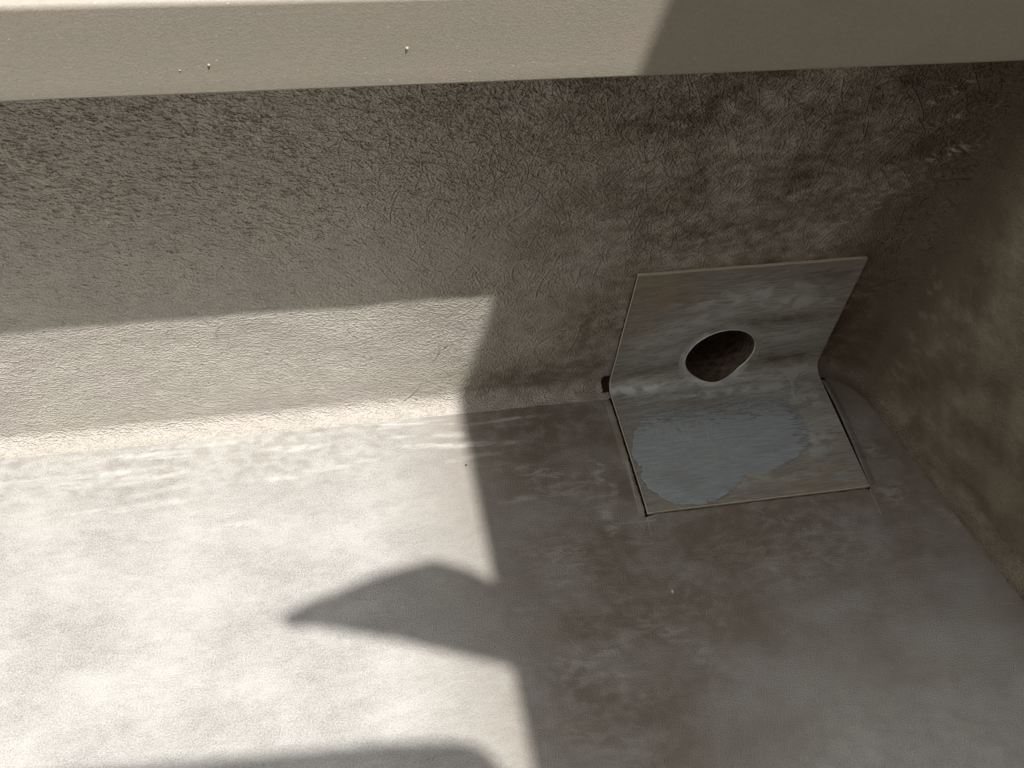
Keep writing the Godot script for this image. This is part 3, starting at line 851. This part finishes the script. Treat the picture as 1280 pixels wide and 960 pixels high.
	put("notch", grid_mesh(np, nt, grid_normals(np, Vector3(0, 1, 1))), plain(Color(0.17, 0.135, 0.105), 0.95, 0.1), cut)

# A thin film that follows the plate: outline in (x, distance z if the plate were flat floor).
func film(outline: PackedVector2Array, thick: float, ruffle: float) -> ArrayMesh:
	var loop := smooth_loop(outline, 8)
	for i in loop.size():
		loop[i] += Vector2(wob2.get_noise_2d(loop[i].x * 160, loop[i].y * 160), wob2.get_noise_2d(loop[i].y * 160 + 40, loop[i].x * 160)) * 0.012 * ruffle * 2.0
	var c := Vector2.ZERO
	for q in loop: c += q / loop.size()
	# rings over a grid so that it bends with the plate
	var p := []; var t := []
	for r in 16:
		var line := PackedVector3Array(); var tl := PackedVector2Array()
		for k in loop.size() + 1:
			var q := c.lerp(loop[k % loop.size()], minf(r / 13.0, 1.0))
			var lift := thick + wob.get_noise_2d(q.x * 40, q.y * 40) * thick * 0.25
			if r == 14: lift *= 0.6
			if r == 15: lift = -0.0009
			if r > 13: q += (q - c).normalized() * 0.0004 * (r - 13)
			line.append(plate_point(q.x, s_of_z(q.y), lift)); tl.append(Vector2(q.x / 0.32, q.y / 0.32))
		p.append(line); t.append(tl)
	return grid_mesh(p, t, grid_normals(p, Vector3(0.15, 2, 1)))

func primer_outline() -> PackedVector2Array:
	return PackedVector2Array([Vector2(0.0477, 0.0452), Vector2(0.030, 0.066), Vector2(0.0141, 0.087), Vector2(0.0037, 0.1173), Vector2(0.0096, 0.1391), Vector2(0.0082, 0.161), Vector2(0.0247, 0.1836), Vector2(0.0423, 0.1954), Vector2(0.0778, 0.2002), Vector2(0.1012, 0.1938), Vector2(0.1284, 0.1769), Vector2(0.144, 0.163), Vector2(0.1703, 0.1664), Vector2(0.2029, 0.1531), Vector2(0.238, 0.1346), Vector2(0.2496, 0.11), Vector2(0.2484, 0.0764), Vector2(0.2379, 0.0574), Vector2(0.1762, 0.0513), Vector2(0.1191, 0.0512), Vector2(0.0755, 0.0459)])

func primer_material() -> StandardMaterial3D:
	var W := 768
	var s := Sheet.new(W, W, 0.0, 0.0, W / 0.32, rng)
	var big := noise_bytes(71, W, W, 120, 70, 4, 30.0)
	var mid := noise_bytes(72, W, W, 90, 10, 4, 6.0)
	var fine := noise_bytes(73, W, W, 14, 2.2, 2)
	for i in 1500:
		var x := rng.randf_range(0.0, 0.25)
		var z := rng.randf_range(0.04, 0.15)
		s.strand(x, z, rng.randfn(-0.02, 0.05), rng.randf_range(0.01, 0.05), rng.randf_range(0.0005, 0.001), 0, rng.randf_range(0.05, 0.3), rng.randf_range(0.02, 0.16))
	for i in 150:
		s.strand(rng.randf_range(0.03, 0.13), rng.randf_range(0.045, 0.10), rng.randfn(1.52, 0.12), rng.randf_range(0.006, 0.035), 0.0009, rng.randfn(0, 6), 0.4, rng.randf_range(0.05, 0.45))
	for i in 80:
		s.strand(rng.randf_range(0.03, 0.25), rng.randf_range(0.040, 0.062), rng.randfn(0, 0.12), rng.randf_range(0.006, 0.04), 0.0012, 0, 0.3, rng.randf_range(0.1, 0.5))
	for sm in [[0.06, 0.16, 0.05, 0.03, 0.4, 0.4], [0.20, 0.13, 0.06, 0.02, -0.2, 0.4], [0.10, 0.185, 0.07, 0.012, 0.0, 0.4]]:
		s.patch(1, sm[0], sm[1], sm[2], sm[3], sm[4], sm[5] * 0.4, big, 0.4, 1.5)
	# worn thin towards the fold: the film breaks up into brush lines
	var m := surface(colour_texture(s, big, mid, fine, Vector3(151, 156, 159), Vector3(147, 150, 149), Vector3(200, 204, 206), Vector3(110, 104, 96), Vector3(90, 80, 70), 0.16, 0.12), relief_texture(s, mid, 0.3, 0.5), 0.03, 0.34, 0.5)
	var im: Image = m.albedo_texture.get_image()
	im.convert(Image.FORMAT_RGBA8)
	for y in W:
		var z := y * 0.32 / W
		if z > 0.21: break
		for x in W:
			var worn := clampf((z - 0.050 - (mid[y * W + x] / 255.0 - 0.45) * 0.075) / 0.010, 0.0, 1.0)
			worn *= 0.94 * clampf((0.247 - x * 0.32 / W + (mid[y * W + x] / 255.0 - 0.35) * 0.05) / 0.02, 0.0, 1.0)
			if worn < 1.0:
				var c := im.get_pixel(x, y); c.a = worn; im.set_pixel(x, y, c)
	m.albedo_texture = ImageTexture.create_from_image(im)
	m.transparency = BaseMaterial3D.TRANSPARENCY_ALPHA
	return m

# A low wedge of coating: steep face at the cut, sloping away to nothing.
func ridge(path: Array, reach: float) -> ArrayMesh:
	var p := []; var t := []
	for e in path:
		var a: Vector2 = e[0]; var d: Vector2 = e[1]
		var line := PackedVector3Array(); var tl := PackedVector2Array()
		var from_end: float = minf((e[0] - path[0][0]).length(), (e[0] - path[path.size() - 1][0]).length())
		var hgt := 0.0036 * smoothstep(-0.002, 0.012, from_end) + wob2.get_noise_2d(a.x * 80, a.y * 80) * 0.0007
		for c in [[-0.0004, -0.002], [0.0, hgt * 0.6], [0.0004, hgt], [0.0022, hgt * 0.98], [reach * 0.4, hgt * 0.55], [reach * 0.75, hgt * 0.18], [reach, -0.0012]]:
			var q: Vector2 = a + d * c[0]
			line.append(Vector3(q.x, c[1] + waves(Vector3(q.x, 0, q.y)), q.y)); tl.append(floor_uv(q.x, q.y))
		p.append(line); t.append(tl)
	return grid_mesh(p, t, grid_normals(p, Vector3(path[0][0].x, 3, path[0][0].y)))

# ------------------------------------------------------------------ small debris

func crumb(called: String, at: Vector3, size: Vector3, mat: Material, s: int) -> MeshInstance3D:
	var sp := SphereMesh.new(); sp.radius = 0.5; sp.height = 1.0; sp.radial_segments = 12; sp.rings = 7
	var arr := sp.get_mesh_arrays()
	var v: PackedVector3Array = arr[Mesh.ARRAY_VERTEX]
	var f := FastNoiseLite.new(); f.seed = s; f.frequency = 1.3
	for i in v.size(): v[i] = v[i] * (1.0 + 0.5 * f.get_noise_3dv(v[i] * 2.0)) * size
	arr[Mesh.ARRAY_VERTEX] = v
	var m := ArrayMesh.new(); m.add_surface_from_arrays(Mesh.PRIMITIVE_TRIANGLES, arr)
	var o := put(called, m, mat)
	o.position = at
	return o

func build_grit():
	var pale := plain(Color(0.70, 0.65, 0.57), 0.9, 0.2)
	var o := crumb("pebble", Vector3(0.001, 0.0022, 0.313), Vector3(0.004, 0.0035, 0.006), pale, 2)
	tag(o, "small pale crumb lying alone on the dark floor in front of the drain plate", "pebble")
	var dark := plain(Color(0.16, 0.12, 0.09), 0.9, 0.2)
	o = crumb("pebble", Vector3(-0.212, 0.0012, 0.103), Vector3(0.0026, 0.002, 0.002), dark, 3)
	tag(o, "dark speck of grit on the floor at the edge of the sunlit area", "pebble")
	var labels := ["largest grain of grit stuck on the face of the sunlit coping", "grain of grit stuck low on the coping towards its left end", "tiny grain beside the larger one low on the coping's left part", "grain stuck just above the coping's lower edge near its middle"]
	var at := [Vector2(-0.303, 0.629), Vector2(-0.456, 0.62), Vector2(-0.478, 0.616), Vector2(-0.328, 0.606)]
	for i in 4:
		var s := [0.0026, 0.0022, 0.0015, 0.0016]
		o = crumb("grit_grain", Vector3(at[i].x, at[i].y + 0.003, 0.1214), Vector3(s[i], s[i] * 0.9, s[i]), pale, 10 + i)
		tag(o, labels[i], "grit", "grains of grit on the coping face")
